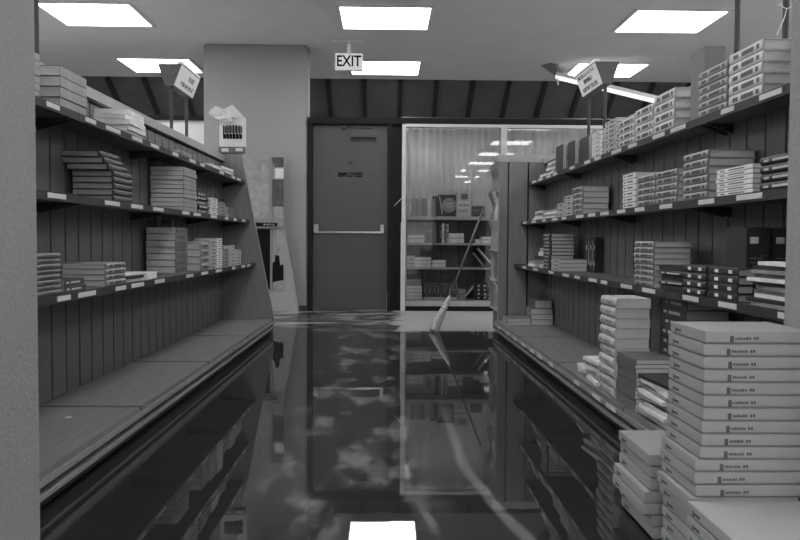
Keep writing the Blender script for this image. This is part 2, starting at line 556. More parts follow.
# ------------------------------------------------------------------ ceiling lights
LS = .445
def ceiling_light(x, y, label, group=None, lit=True, broken=False):
    t = thing('ceiling_light', (x, y, CEIL), label, 'ceiling light', group)
    w, D = .035, .39
    f = MB()
    f.box(-LS - w, LS + w, -D - w, -D, -.014, .0).box(-LS - w, LS + w, D, D + w, -.014, 0)
    f.box(-LS - w, -LS, -D, D, -.014, 0).box(LS, LS + w, -D, D, -.014, 0)
    f.build('frame', M['ceiling'], t)
    MB().box(-LS, LS, -D, D, -.008, -.001).build('diffuser', M['lamp'], t)
    return t
LX = {'left': -2.93, 'middle': .0, 'right': 2.92}
for nm, xx in LX.items():
    ceiling_light(xx, 8.05, 'large square lit ceiling panel, nearer of the two in the %s column' % nm)
    if nm != 'right':
        ceiling_light(xx, 10.35, 'small looking square lit ceiling panel, farther one in the %s column' % nm)
lb = ceiling_light(LX['right'], 10.35, 'lit ceiling panel with broken open cover behind the right wedge sign', None)
# dropped cover flap and stub of the broken panel
def frame_between(a, b, up=(0, 0, 1)):
    a, b = Vector(a), Vector(b)
    ux = (b - a).normalized()
    uy = Vector(up).cross(ux).normalized()
    uz = ux.cross(uy)
    return Matrix(((ux.x, uy.x, uz.x, a.x), (ux.y, uy.y, uz.y, a.y), (ux.z, uy.z, uz.z, a.z), (0, 0, 0, 1))), (b - a).length
inv = Matrix.Translation(-Vector((LX['right'], 10.35, CEIL)))
Tf, Lf = frame_between(AT(545, 61, 10.0), AT(571, 79, 10.2))
MB().bbox(0, Lf, -.04, .14, -.012, .012, .004, inv @ Tf).build('hanging_cover', M['box_grey'], lb)
MB().tube([inv @ AT(557.5, 74, 10.0), inv @ AT(558, 85, 10.0)], .012, 8).build('loose_tube_end', M['cable'], lb)
Tl, Ll = frame_between(AT(556, 76, 10.05), AT(660, 101, 9.55))
def lamp_part(prof, x0, x1):
    m_ = MB().prism(prof, x0, x1, 'x')
    m_.v = [tuple(Tl @ Vector((p[0], p[1], p[2] + .05)) - Vector(Tl.translation)) for p in m_.v]
    return m_
sl_t = thing('strip_light', Tl.translation, 'lit white strip light dangling diagonally from the broken ceiling panel', 'strip light')
lamp_part([(-.03, .0), (.03, .0), (.07, -.05), (-.07, -.05)], 0, Ll).build('housing', M['sign_top'], sl_t)
hz = CEIL - .001 - Tl.translation.z
MB().tube([(.03, 0, .02), (.03, .02, hz)], .004, 6).build('hanger_wire', M['cable'], sl_t)
lamp_part([(-.066, -.0505), (.066, -.0505), (.05, -.085), (-.05, -.085)], .01, Ll - .01).build('lens', M['tube'], sl_t)
hid = 0
for xx in (-6.0, -2.98, 0, 2.92, 5.9):
    for yy in (5.45, 2.9, .4, -2.0, -4.4, -6.8, -9.2, -11.6):
        ceiling_light(xx, yy, 'square lit ceiling panel overhead or behind the viewpoint, mirrored in the window', 'ceiling panels outside the frame')
for xx in (-6.2, 5.8):
    for yy in (8.05, 10.35):
        ceiling_light(xx, yy, 'square lit ceiling panel far out beyond the side bookcases', 'ceiling panels beyond the bookcases')

# exit sign hanging from the ceiling
ex = thing('exit_sign', AT(349, 46, 9.0), 'white lit EXIT sign hanging in front of middle ceiling panel', 'exit sign')
ex.location.z = CEIL
pa, pb_ = AT(335.5, 53.5, 9.0), AT(363.5, 71, 9.0)
hw = (pb_.x - pa.x) / 2
zt, zb = pa.z - CEIL, pb_.z - CEIL
MB().bbox(-hw, hw, -.035, .035, zb, zt, .006).build('housing', M['card'], ex)
MB().box(-hw + .012, hw - .012, -.038, -.0352, zb + .012, zt - .012).build('face', M['exit_face'], ex)
MB().box(-.02, .02, -.02, .02, zt, -.02).build('stem', M['ceiling'], ex)
MB().bbox(-.2, .2, -.06, .06, -.025, 0, .004).build('canopy', M['ceiling'], ex)
text_mesh('EXIT', .15, M['print'], 'lettering', ex, Matrix.Translation((0, -.0395, (zt + zb) / 2)) @ Matrix.Rotation(PI / 2, 4, 'X') @ Matrix.Diagonal((.92, 1.15, 1, 1)), .0008, .003)

# ------------------------------------------------------------------ bookcase rows
ANG = {-1: -0.0096, 1: 0.0090}
SIDE = {-1: 'left', 1: 'right'}
def RP(s, u, y, z):
    """row coords: u = distance out from the aisle's middle, y = along the row"""
    a = ANG[s]
    x = s * u
    return Vector((x * math.cos(a) - y * math.sin(a), x * math.sin(a) + y * math.cos(a), z))
SHZ = (.63, 1.01, 1.36)
SHU = {-1: (1.215, 1.265, 1.31), 1: (1.235, 1.29, 1.35)}
BACK = 1.50
UL = 1.22
Y0 = 2.07
NTH = ('nearest the viewer', 'second from the viewer', 'third from the viewer', 'farthest from the viewer')
rl = random.Random(3)
for s in (-1, 1):
    for k in range(4):
        y0 = Y0 + k * UL
        t = thing('bookcase', RP(s, 1.3, y0, 0), 'wood bookcase bay with plank back on the %s side, %s' % (SIDE[s], NTH[k]), 'bookcase', 'bookcase bays along the aisle', (0, 0, ANG[s]))
        def bx(mb, u0, u1, ya, yb, z0, z1):
            return mb.box(s * (u0 - 1.3), s * (u1 - 1.3), ya, yb, z0, z1)
        mb = MB()
        for i in range(8):
            bx(mb, BACK, BACK + .02, i * .1525 + .0075, (i + 1) * .1525 - .0075, .10, 1.508)
        mb.build('plank_back', M['panel'], t)
        mb = MB(); bx(mb, BACK + .021, BACK + .03, .001, UL - .001, .0, 1.526).build('backing_sheet', M['black'], t)  # black band left above the planks stands in for the cap's shadow
        mb = MB(); bx(mb, BACK - .02, BACK + .03, .0005, UL - .0005, 1.527, 1.578).build('cap_board', M['cap'], t)
        mb = MB(); bx(mb, 1.062, BACK - .001, .014, UL - .014, .105, .127).build('base_deck', M['deck'], t)
        mb = MB(); bx(mb, 1.08, BACK - .002, UL - .026, UL, .09, .104).build('joint_strip', M['black'], t)
        mb = MB(); bx(mb, 1.055, 1.075, .0015, UL - .0015, .083, .104).build('deck_lip', M['lip'], t)
        mb = MB(); bx(mb, 1.085, 1.11, .0, UL, .0, .1045).build('kick_board', M['black'], t)
        mb = MB(); bx(mb, 1.052, 1.0845, .0015, UL - .0015, .044, .058).build('kick_highlight', M['wood'], t)  # bright line along the kick board, light put into a paler strip
        if s == 1:
            yy = .08
            while yy < UL - .2:
                w_ = rl.uniform(.10, .17)
                mb = MB(); bx(mb, 1.0505, 1.0545, yy, yy + w_, .084, .103).build('price_label', M['label'], t)
                yy += w_ + rl.uniform(.08, .35)
        for z, u in zip(SHZ, SHU[s]):
            mb = MB(); bx(mb, u + .004, BACK - .001, .002, UL - .002, z - .022, z)
            sh = mb.build('shelf', M['shelf'], t)
            mb = MB(); bx(mb, u - .002, u + .0035, .001, UL - .001, z - .031, z + .002).build('price_rail', M['rail'], sh)
            for yb in (.03, UL - .03):
                pts = [(s * (u + .03 - 1.3), z - .0225), (s * (BACK - .002 - 1.3), z - .0225), (s * (BACK - .002 - 1.3), z - .065)]
                mb = MB().prism(pts, yb - .006, yb + .006, 'y').build('bracket', M['rail'], sh)
            yy = rl.uniform(.04, .2)
            while yy < UL - .16:
                w_ = rl.uniform(.11, .19)
                mb = MB(); bx(mb, u - .005, u - .0022, yy, yy + w_, z - .022, z - .003).build('price_label', M['label'], sh)
                yy += w_ + rl.uniform(.07, .30)

YE = Y0 + 4 * UL
# left end panel: slanted front
t = thing('end_panel', RP(-1, 1.3, YE, 0), 'slanted wooden end panel closing the far end of left bookcases', 'end panel', None, (0, 0, ANG[-1]))
pr = [(-(u - 1.3), z) for u, z in ((1.53, 0), (1.06, 0), (1.055, .13), (1.345, 1.60), (1.53, 1.60))]
MB().prism(pr, .001, .03, 'y').build('panel', M['end'], t)
pe = [(-(u - 1.3), z) for u, z in ((1.056, .13), (1.346, 1.60), (1.34, 1.60), (1.050, .13))]
MB().prism(pe, -.003, .033, 'y').build('edge_strip', M['lip'], t)
# right end panel: full rectangle of boards
t = thing('end_panel', RP(1, 1.3, YE, 0), 'rectangular boarded end panel closing the far end of right bookcases', 'end panel', None, (0, 0, ANG[1]))
mb = MB()
for a, b in ((1.096, 1.165), (1.178, 1.342), (1.358, 1.53)):
    mb.box(a - 1.3, b - 1.3, .001, .03, 0, 1.543)
mb.build('boards', M['end'], t)
MB().box(1.097 - 1.3, 1.53 - 1.3, .0305, .04, 0, 1.543).build('backing_sheet', M['black'], t)
MB().box(1.068 - 1.3, 1.53 - 1.3, .0005, .06, 1.544, 1.605).build('cap_board', M['cap'], t)
MB().box(1.088 - 1.3, 1.0955 - 1.3, -.004, .045, 0.0, 1.543).build('edge_strip', M['lip'], t)

# poster panel standing in front of the column, facing the viewer
PY = 9.0
t = thing('poster_rack', (-1.35, PY, 0), 'pale slanted-edge panel with four posters standing before the column', 'rack')
pr = [(-.5, 0), (.36, 0), (.355, .12), (.195, 1.02), (.15, 1.32), (.15, 1.80), (-.5, 1.80)]
MB().prism(pr, .012, .05, 'y').build('panel', M['wall'], t)
MB().prism([(.36, 0), (.365, 0), (.361, .12), (.201, 1.02), (.195, 1.02), (.355, .12)], .005, .052, 'y').build('edge_strip', M['end'], t)
MB().bbox(.037, .061, -.012, .0115, .25, 1.785, .003).build('divider', M['lip'], t)
rl_ = MB().bbox(-.42, .165, -.03, -.0125, .968, 1.05, .003).build('middle_rail', M['lip'], t)
MB().box(-.22, .125, -.0325, -.0302, .985, 1.03).build('rail_plate', M['print'], rl_)
mbs = MB()
scribble(mbs, (.03, -.0332, 1.008), (1, 0, 0), (0, 0, 1), .13, .018, 7, random.Random(6), (0, 1, 0), .0004)
mbs.build('rail_lettering', M['label'], rl_)
def poster(x0, x1, z0, z1, mat, label):
    o = thing('poster', (x0, PY + .002, z0), label, 'poster')
    MB().box(0, x1 - x0, 0, .0095, 0, z1 - z0).build('sheet', mat, o)
    return o, x1 - x0, z1 - z0
o, w, h = poster(-1.74, -1.316, 1.075, 1.76, M['poster_pale'], 'large pale mottled poster, upper row left on the poster panel')
o, w, h = poster(-1.286, -1.160, 1.075, 1.78, M['poster_pale'], 'narrow pale poster with dark photograph, upper row right on panel')
MB().box(.0, w, -.001, -.0002, h * .20, h * .64).build('dark_photograph', M['poster_dark'], o)
MB().box(.03, w, -.001, -.0002, h * .66, h * .82).build('white_band', M['card'], o)
MB().prism([(.02, h * .84), (w, h * .84), (w, h), (0, h), (.0, h * .95)], -.001, -.0002, 'y').build('dark_corner', M['poster_dark'], o)
o, w, h = poster(-1.74, -1.316, .26, .955, M['print'], 'large black poster, lower row left on the poster panel')
o, w, h = poster(-1.286, -1.160, .26, .955, M['poster_pale'], 'narrow grey poster with dark lower half, lower row right on panel')
MB().prism([(.0, h * .12), (w, h * .16), (w, h * .42), (w * .7, h * .40), (w * .6, h * .56), (w * .25, h * .58), (w * .2, h * .46), (0, h * .44)], -.001, -.0002, 'y').build('dark_shape', M['print'], o)

# magazine rack fixed behind the right end panel, facing the aisle
RK0, LR = YE + .075, .46
t = thing('magazine_rack', RP(1, 1.3, RK0, 0), 'narrow rack of ragged magazines behind the right end panel', 'rack', None, (0, 0, ANG[1]))
MB().box(1.125 - 1.3, 1.5 - 1.3, 0, LR, 0, 1.54).build('body', M['case_back'], t)
tz = (.20, .47, .74, 1.01, 1.28)
for z in tz:
    MB().prism([(1.087 - 1.3, z), (1.087 - 1.3, z + .02), (1.089 - 1.3, z + .02), (1.089 - 1.3, z + .004), (1.124 - 1.3, z + .004), (1.124 - 1.3, z)], 0, LR, 'y').build('pocket', M['case'], t)
rr = random.Random(11)
words = ('bottom', 'second', 'third', 'fourth', 'top')
for ti, z in enumerate(tz):
    for j in range(2):
        h = .285 + rr.uniform(-.02, .03)
        th = rr.uniform(.007, .014)
        lean = rr.uniform(.02, .065)
        o = thing('magazine', RP(1, 1.093, RK0 + .012 + j * .225, z + .006), 'magazine in %s pocket of right rack, %s one' % (words[ti], ('nearer', 'farther')[j]), 'magazine', 'magazines in the right rack', (0, 0, ANG[1]))
        prof = []
        for i in range(9):
            q = i / 8
            # lower part stands, upper part flops out toward the aisle
            prof.append((.016 * q - lean * 2.2 * max(0, q - .45) ** 1.5 + .006 * math.sin(q * 9 + ti), h * q * (1 - .06 * q)))
        a = [(p[0], p[1]) for p in prof] + [(p[0] + th, p[1]) for p in reversed(prof)]
        MB().prism(a, 0, .21, 'y').build('pages', M['pg' if rr.random() < .5 else 'pg_d'], o)
        a = [(p[0] - .0018, p[1]) for p in prof] + [(p[0] - .0003, p[1]) for p in reversed(prof)]
        MB().prism(a, 0, .21, 'y').build('cover', M[rr.choice(['cov_m', 'cov_g', 'cov_k', 'cov_l'])], o)

# wedge-shaped category signs on two poles
def wedge_sign(s, ya, label, rng):
    t = thing('aisle_sign', RP(s, BACK + .02, ya, 1.5785), label, 'sign', 'wedge aisle signs', (0, 0, ANG[s]))
    L = .50
    u0 = BACK + .02
    def P(u, z): return (s * (u - u0), z - 1.5785)
    top0, top1, bot0, bot1, zt, zb = 1.435, 1.60, 1.492, 1.55, 2.03, 1.885
    prof = [P(top0, zt), P(top1, zt), P(bot1, zb), P(bot0, zb)]
    body = MB().prism(prof, 0, L, 'y').build('wedge_body', M['sign_side'], t)  # shadow side of the sign is put into the dark body colour
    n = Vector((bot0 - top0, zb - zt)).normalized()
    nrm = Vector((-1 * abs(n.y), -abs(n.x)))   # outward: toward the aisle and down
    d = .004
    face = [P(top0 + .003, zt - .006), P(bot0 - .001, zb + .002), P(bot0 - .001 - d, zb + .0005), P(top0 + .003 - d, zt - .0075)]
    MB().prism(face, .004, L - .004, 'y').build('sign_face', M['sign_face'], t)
    MB().prism([P(top0 - .004, zt - .001), P(top0 - .004, zt + .016), P(top0 + .03, zt + .016), P(top0 + .03, zt + .0005)], .0, L, 'y').build('top_edge', M['sign_top'], t)  # lit top of the sign, put into a pale strip
    # lettering too soft to read in the photo: strokes in three lines
    ux = Vector((0, 1 if s < 0 else -1, 0))
    uz = Vector((s * (top0 - bot0), 0, zt - zb)).normalized()
    un = ux.cross(uz)
    def lp(q, y):
        u = bot0 + (top0 - bot0) * q - .006; z = zb + (zt - zb) * q
        p = P(u, z)
        return (p[0], y, p[1])
    if s > 0:
        for q, w_, hh, nn in ((.80, .40, .022, 11), (.52, .20, .026, 7), (.20, .36, .026, 10)):
            scribble(MB(), lp(q, L * .5), ux, uz, w_, hh, nn, rng, un, .001).build('lettering', M['print_grey'], t)
    else:
        for q, w_, hh, nn, yy in ((.62, .14, .034, 6, .32), (.26, .32, .026, 8, .27)):
            scribble(MB(), lp(q, yy), ux, uz, w_, hh, nn, rng, un, .001).build('lettering', M['print_grey'], t)
    for yy in (.045, L - .06):
        MB().tube([(0, yy, .0005), (0, yy, zb - 1.5785)], .012, 8).build('pole', M['dark_metal'], t)
    return t
rs = random.Random(2)
for s in (-1, 1):
    wedge_sign(s, 5.16 if s > 0 else 5.36, 'pale wedge sign on two poles above the %s bookcases, farther one' % SIDE[s], rs)
    wedge_sign(s, 2.85 if s > 0 else 2.93, 'wedge sign at the photo top edge above the %s bookcases, nearer one' % SIDE[s], rs)

# ------------------------------------------------------------------ books
BW, BL, BT = .17, .24, .035
def cover_mesh(kind, mat, gap_shade=False):
    mb = MB()
    w, l, t = BW / 2, BL / 2, BT
    if kind == 'hard':
        mb.box(-w, w, -l, l, 0, .0035).box(-w, w, -l, l, t - .0035, t)
        pts = []
        for i in range(7):
            a = -PI / 2 + PI * i / 6
            pts.append((-w - .007 * math.cos(a), t / 2 + t / 2 * math.sin(a)))
        pts += [(-w + .004, t), (-w + .004, 0)]
        mb.prism(pts, -l, l, 'y')
    elif kind == 'thick':     # fat paperback with a rounded spine
        mb.box(-w, w, -l, l, 0, .0015).box(-w, w, -l, l, t - .0015, t)
        pts = []
        for i in range(9):
            a = -PI / 2 + PI * i / 8
            pts.append((-w - .013 * math.cos(a), t / 2 + t / 2 * math.sin(a)))
        pts += [(-w + .003, t), (-w + .003, 0)]
        mb.prism(pts, -l, l, 'y')
    else:
        mb.box(-w, w, -l, l, 0, .0020).box(-w, w, -l, l, t - .0020, t)
        mb.box(-w - .001, -w + .0015, -l, l, .0021, t - .0021)
    me = mb.mesh('cover', mat)
    if kind == 'soft' and gap_shade:          # pale spine; shadow gaps between stacked books put into darker boards
        me.materials.append(M['cov_m'])
        for p in me.polygons[:12]:
            p.material_index = 1
    return me
def page_mesh(kind, mat):
    w, l, t = BW / 2, BL / 2, BT
    if kind == 'hard':
        return MB().box(-w + .005, w - .005, -l + .004, l - .004, .0036, t - .0036).mesh('page_block', mat)
    return MB().box(-w + .0016, w - .001, -l + .0012, l - .0012, .0021, t - .0021).mesh('page_block', mat)
def title_meshes(kind, mat, style):
    """spine print: one mesh per separate printed block"""
    w, l, t = BW / 2, BL / 2, BT
    off = {'hard': .0075, 'thick': .0135}.get(kind, .0014)
    res = []
    def one(ya, yb, za, zb):
        res.append(MB().box(-w - off, -w - off + .002, ya, yb, za, zb).mesh('spine_title', mat))
    if style == 0:      # a long bar and a short block
        one(-l * .55, l * .35, t * .36, t * .64)
        one(l * .55, l * .8, t * .36, t * .64)
    elif style == 1:    # light paper label squares
        for a in (-.62, .30):
            one(l * a, l * (a + .25), t * .3, t * .72)
    elif style == 2:    # three dark printed blocks of different length
        for a, b in ((-.82, -.66), (-.5, .22), (.42, .74)):
            one(l * a, l * b, t * .3, t * .7)
    return res
KINDS = {
    # name: (build, cover, pages, title material, title style, object name)
    'hd':  ('hard', 'cov_d', 'pg_d', 'cov_m', 0, 'hardback_book'),
    'hk':  ('hard', 'cov_k', 'pg', 'cov_l', 0, 'hardback_book'),
    'hkl': ('hard', 'cov_k', 'pg_d', 'cov_w', 1, 'hardback_book'),
    'hm':  ('hard', 'cov_m', 'pg', 'cov_d', 0, 'hardback_book'),
    'hg':  ('hard', 'cov_g', 'pg', 'cov_d', 2, 'hardback_book'),
    'hl':  ('hard', 'cov_l', 'pg_w', 'cov_d', 2, 'hardback_book'),
    'pd':  ('soft', 'cov_d', 'pg_d', 'cov_l', 0, 'paperback_book'),
    'pm':  ('soft', 'cov_m', 'pg', 'cov_d', 0, 'paperback_book'),
    'pg':  ('soft', 'cov_g', 'pg', 'cov_d', 2, 'paperback_book'),
    'wp':  ('soft', 'cov_w', 'pg_w', None, 0, 'paperback_book'),
    'lp':  ('soft', 'cov_l', 'pg', None, 0, 'paperback_book'),
    'md':  ('soft', 'cov_m', 'pg_w', None, 0, 'paperback_book'),
    'hw':  ('hard', 'cov_k', 'pg_w', None, 0, 'hardback_book'),
    'pp':  ('soft', 'cov_g', 'pg', None, 0, 'paperback_book'),
    'pl':  ('soft', 'cov_l', 'pg', 'cov_d', 2, 'paperback_book'),
    'pw':  ('soft', 'cov_w', 'pg_w', 'cov_m', 0, 'paperback_book'),
    'tl':  ('thick', 'cov_l', 'pg', 'cov_g', 0, 'dictionary'),
    'mw':  ('soft', 'cov_w', 'pg_w', None, 0, 'booklet'),
    'mg':  ('soft', 'cov_g', 'pg', None, 0, 'booklet'),
    'mk':  ('soft', 'cov_k', 'pg_d', None, 0, 'booklet'),
}
PROTO = {}
def proto(k):
    if k not in PROTO:
        b, c, p, tm, stl, nm = KINDS[k]
        parts = [cover_mesh(b, M[c], k in ('pp', 'wp', 'lp', 'pg', 'pl', 'pw')), page_mesh(b, M[p])]
        if tm:
            parts += title_meshes(b, M[tm], stl)
        PROTO[k] = (nm, parts)
    return PROTO[k]
NB = [0]
def book(k, loc, rot, dims, label, group):
    nm, parts = proto(k)
    cat = 'booklet' if nm == 'booklet' else 'book'
    o = thing(nm, loc, label, cat, group, rot, (dims[0] / BW, dims[1] / BL, dims[2] / BT))
    for me in parts:
        c = bpy.data.objects.new(me.name.split('.')[0], me)
        COL.objects.link(c)
        c.parent = o
    NB[0] += 1
    return o
ORD = ['topmost', 'second', 'third', 'fourth', 'fifth', 'sixth', 'seventh', 'eighth', 'ninth', 'tenth', 'eleventh', 'twelfth', 'thirteenth', 'fourteenth', 'fifteenth', 'sixteenth', 'seventeenth', 'eighteenth', 'nineteenth', 'twentieth']
def ordl(i, n):
    if n == 1: return 'single'
    if i == 0: return 'topmost'
    if i == n - 1: return 'bottommost'
    return ORD[i] + ' from top'
rb = random.Random(21)
def stack(s, u, ya, yb, z, w, n, t, k, one, where, jit=.004, yawj=.012, flip=False, steps=None):
    """flat pile; u = aisle-side face, ya..yb along the row, n books of thickness t (list of kinds allowed)"""
    zz = z + .0008
    for i in range(n):
        kk = k[i % len(k)] if isinstance(k, (list, tuple)) else k
        tt = t if not isinstance(t, (list, tuple)) else t[i]
        dy = rb.uniform(-jit, jit)
        du = rb.uniform(0, jit * 1.6)
        su, sy = (steps[i] if steps else (0, 0))
        yaw_ = ANG[s] + rb.uniform(-yawj, yawj) + (PI if (s < 0) != flip else 0)
        ln = yb - ya
        loc = RP(s, u + w / 2 + du + su, (ya + yb) / 2 + dy + sy, zz)
        book(kk, loc, (0, 0, yaw_), (w, ln, tt), '%s, %s, %s' % (one, ordl(n - 1 - i, n), where), where)
        zz += tt + .0008
    return zz
def upright(s, u, ya, z, l, w, ts, k, one, where, face=0):
    """books standing upright in a row along the shelf, spines to the aisle (face=0)"""
    y = ya
    for i, tt in enumerate(ts):
        kk = k[i % len(k)] if isinstance(k, (list, tuple)) else k
        yw = ANG[s] + (PI if s < 0 else 0)
        y += tt
        yc = y if s > 0 else y - tt
        loc = RP(s, u + w / 2, yc, z + l / 2 + .001)
        book(kk, loc, (PI / 2, 0, yw), (w, l, tt), '%s, %s, %s' % (one, ('nearest', 'second', 'third', 'fourth', 'fifth', 'sixth', 'seventh', 'eighth', 'ninth')[i] + (' along' if i else ''), where), where)
        y += .002
ZL, ZM, ZT = SHZ
ZD = .127
# ---- left top shelf
stack(-1, 1.325, 2.70, 2.965, ZT, .165, 6, [.027] * 6, 'pp', 'pale book', 'in pile cut off by left pier on top shelf', .004)
stack(-1, 1.325, 3.14, 3.415, ZT, .172, 4, .041, 'pp', 'thick grey book', 'in big four-book pile on left top shelf')
stack(-1, 1.32, 3.95, 4.22, ZT, .172, 5, .0258, 'mw', 'white paperbound book', 'in ragged white pile on left top shelf', .012, .05)
stack(-1, 1.33, 4.95, 5.25, ZT, .16, 2, .02, 'mg', 'grey booklet', 'in low pair on left top shelf', .01, .04)
stack(-1, 1.325, 5.85, 6.12, ZT, .16, 3, .014, 'mw', 'white booklet', 'in loose heap at far end, left top shelf', .02, .16)
stack(-1, 1.325, 6.25, 6.6, ZT, .16, 3, .02, ['mw', 'mg', 'mw'], 'pale booklet', 'in heap beside end panel, left top shelf', .02, .12)
# ---- left middle shelf
stp = [(0, 0)] * 5 + [(.012, -.03), (.03, -.04), (.045, -.05)]
stack(-1, 1.285, 3.61, 3.86, ZM, .19, 8, .0278, 'hd', 'dark hardback', 'in stepped pile on left middle shelf', .003, .008, False, [(a, b) for a, b in stp])
stack(-1, 1.28, 4.82, 5.13, ZM, .205, 10, .0266, 'pp', 'large paperback', 'in tall pale pile on left middle shelf', .004)
stack(-1, 1.28, 5.17, 5.46, ZM, .19, 5, .028, ['pd', 'hk'], 'dark book', 'in dark pile on left middle shelf', .008, .03)
stack(-1, 1.28, 5.52, 5.74, ZM, .18, 5, .024, 'pw', 'white paperback', 'in small white pile on left middle shelf', .006)
stack(-1, 1.28, 5.80, 6.04, ZM, .18, 4, .026, 'pg', 'grey paperback', 'in grey four-book pile, left middle shelf', .006)
stack(-1, 1.28, 6.12, 6.34, ZM, .18, 3, .026, 'pm', 'dim paperback', 'in last low pile, left middle shelf', .006)
# ---- left lower shelf
stack(-1, 1.235, 2.66, 2.91, ZL, .17, 8, .0185, 'hm', 'slim hardback with pale spine', 'in pile by left pier, lower shelf', .003)
stack(-1, 1.235, 2.965, 3.155, ZL, .115, 2, .024, ['pd', 'pd'], 'small dark paperback', 'in front pair, left lower shelf', .008, .03)
stack(-1, 1.235, 3.37, 3.61, ZL, .19, 4, [.026, .024, .024, .024], 'hg', 'large grey hardback', 'in four-book pile, left lower shelf', .003)
stack(-1, 1.235, 3.68, 3.92, ZL, .17, 3, .014, ['mw', 'mk', 'mw'], 'white booklet', 'in near scatter, left lower shelf', .014, .18)
stack(-1, 1.235, 3.96, 4.16, ZL, .15, 2, .016, 'mw', 'white booklet', 'in far scatter, left lower shelf', .014, .18)
stack(-1, 1.30, 4.70, 4.98, ZL, .175, 7, .039, 'pm', 'thick grey volume', 'in tallest pile, left lower shelf', .004)
stack(-1, 1.235, 5.05, 5.26, ZL, .165, 4, .0455, 'hg', 'thick pale volume', 'in pale block pile, left lower shelf', .003)
stack(-1, 1.235, 5.30, 5.49, ZL, .165, 8, .024, 'pl', 'small paperback with patterned spine', 'in column pile, left lower shelf', .003)
stack(-1, 1.235, 5.53, 5.68, ZL, .165, 7, .030, 'pw', 'white-spined paperback', 'in white column pile, left lower shelf', .003)
stack(-1, 1.235, 5.73, 5.93, ZL, .165, 5, .026, 'pg', 'grey paperback', 'in mid-height pile, left lower shelf', .005)
stack(-1, 1.235, 5.97, 6.15, ZL, .165, 6, .026, 'pl', 'light paperback', 'in sixth-from-far pile, left lower shelf', .004)
stack(-1, 1.235, 6.20, 6.40, ZL, .165, 5, .024, 'pl', 'light paperback', 'in farthest pile, left lower shelf', .004)
bk = book('mk', RP(-1, 1.33, 5.79, ZL + .1355), (0, 0, .4), (.13, .2, .03), 'black booklet lying on grey pile, left lower shelf', None)
upright(-1, 1.41, 5.02, ZL, .33, .07, [.02], 'pw', 'white card folder', 'standing behind pale block pile')
# ---- right top shelf
stack(1, 1.36, 2.74, 3.0, ZT, .135, 5, .0395, 'hl', 'pale hardback with marked spine', 'in nearest pile, right top shelf', .003)
stack(1, 1.36, 3.02, 3.28, ZT, .135, 6, .031, 'hg', 'grey hardback with marked spine', 'in second pile, right top shelf', .003)
bxg = thing('cardboard_box', RP(1, 1.39, 3.30, ZT), 'plain grey box standing behind the piles on right top shelf', 'box', None, (0, 0, ANG[1]))
MB().bbox(0, .085, 0, .15, .001, .31, .003).build('carton', M['box_grey'], bxg)
MB().box(-.001, .086, -.001, .151, .285, .312).build('lid', M['box_grey'], bxg)
stack(1, 1.36, 3.55, 3.81, ZT, .135, 4, .046, 'hl', 'thick hardback with marked spine', 'in third pile, right top shelf', .002)
stack(1, 1.36, 3.83, 4.09, ZT, .135, 4, .0405, 'hl', 'thick hardback with marked spine', 'in fourth pile, right top shelf', .002)
stack(1, 1.36, 4.11, 4.37, ZT, .135, 4, .036, 'hl', 'thick hardback with marked spine', 'in fifth pile, right top shelf', .002)
stack(1, 1.36, 4.42, 4.66, ZT, .135, 7, .026, 'pl', 'pale paperback', 'in seven-high pile, right top shelf', .003)
stack(1, 1.36, 4.71, 4.93, ZT, .135, 6, .025, 'pw', 'white paperback', 'in white pile, right top shelf', .003)
def faceout(s, u, y0, n, gap, l, w, t, k, one, where):
    y = y0
    for i in range(n):
        a = ANG[s] - s * PI / 2
        loc = RP(s, u + (n - 1 - i) * .03 + t, y + w / 2, ZT + l / 2 + .001)
        book(k, loc, (PI / 2, 0, a + rb.uniform(-.02, .02)), (w, l, t),
             '%s, %s of four standing face out on %s' % (one, ('nearest', 'second', 'third', 'farthest')[i], where), where)
        y += w + gap
faceout(1, 1.355, 4.99, 4, .03, .19, .205, .034, 'hw', 'dark book', 'right top shelf')
stack(1, 1.36, 6.0, 6.28, ZT, .13, 5, .02, ['mw', 'mg'], 'pale booklet', 'in ragged pile, far end of right top shelf', .012, .07)
stack(1, 1.36, 6.34, 6.58, ZT, .13, 2, .016, 'mw', 'white booklet', 'in farthest pair, right top shelf', .012, .07)
# ---- right middle shelf
stack(1, 1.30, 2.36, 2.61, ZM, .17, 4, .028, 'hk', 'dark hardback', 'in pile beside right pier, middle shelf', .004)
stack(1, 1.30, 2.67, 2.96, ZM, .17, 6, .0165, 'pw', 'white paperback', 'in low white pile, right middle shelf', .003)
stack(1, 1.30, 3.04, 3.28, ZM, .188, 6, .0315, 'hg', 'large hardback', 'in large pile, right middle shelf', .004, .012, False)
stack(1, 1.30, 3.35, 3.60, ZM, .17, 5, .029, 'hg', 'banded hardback', 'in fourth pile, right middle shelf', .003)
stack(1, 1.30, 3.62, 3.86, ZM, .17, 5, .029, 'hg', 'banded hardback', 'in fifth pile, right middle shelf', .003)
stack(1, 1.30, 3.90, 4.10, ZM, .17, 6, .0295, 'pw', 'white-spined book', 'in white column, right middle shelf', .003)
stack(1, 1.30, 4.91, 5.15, ZM, .17, 5, .035, 'hg', 'thick pale-edged hardback', 'in stepped pile, right middle shelf', .003)
stack(1, 1.30, 5.18, 5.38, ZM, .17, 4, .034, 'pl', 'light paperback', 'in lower step, right middle shelf', .003)
stack(1, 1.30, 5.42, 5.60, ZM, .17, 3, .032, 'pl', 'light paperback', 'in lowest step, right middle shelf', .003)
stack(1, 1.30, 5.72, 6.06, ZM, .16, 4, .016, ['mw', 'mg'], 'pale booklet', 'in ragged far pile, right middle shelf', .012, .08)
stack(1, 1.30, 6.16, 6.50, ZM, .16, 4, .017, ['mw', 'mw', 'mg'], 'white booklet', 'in farthest pile, right middle shelf', .015, .10)
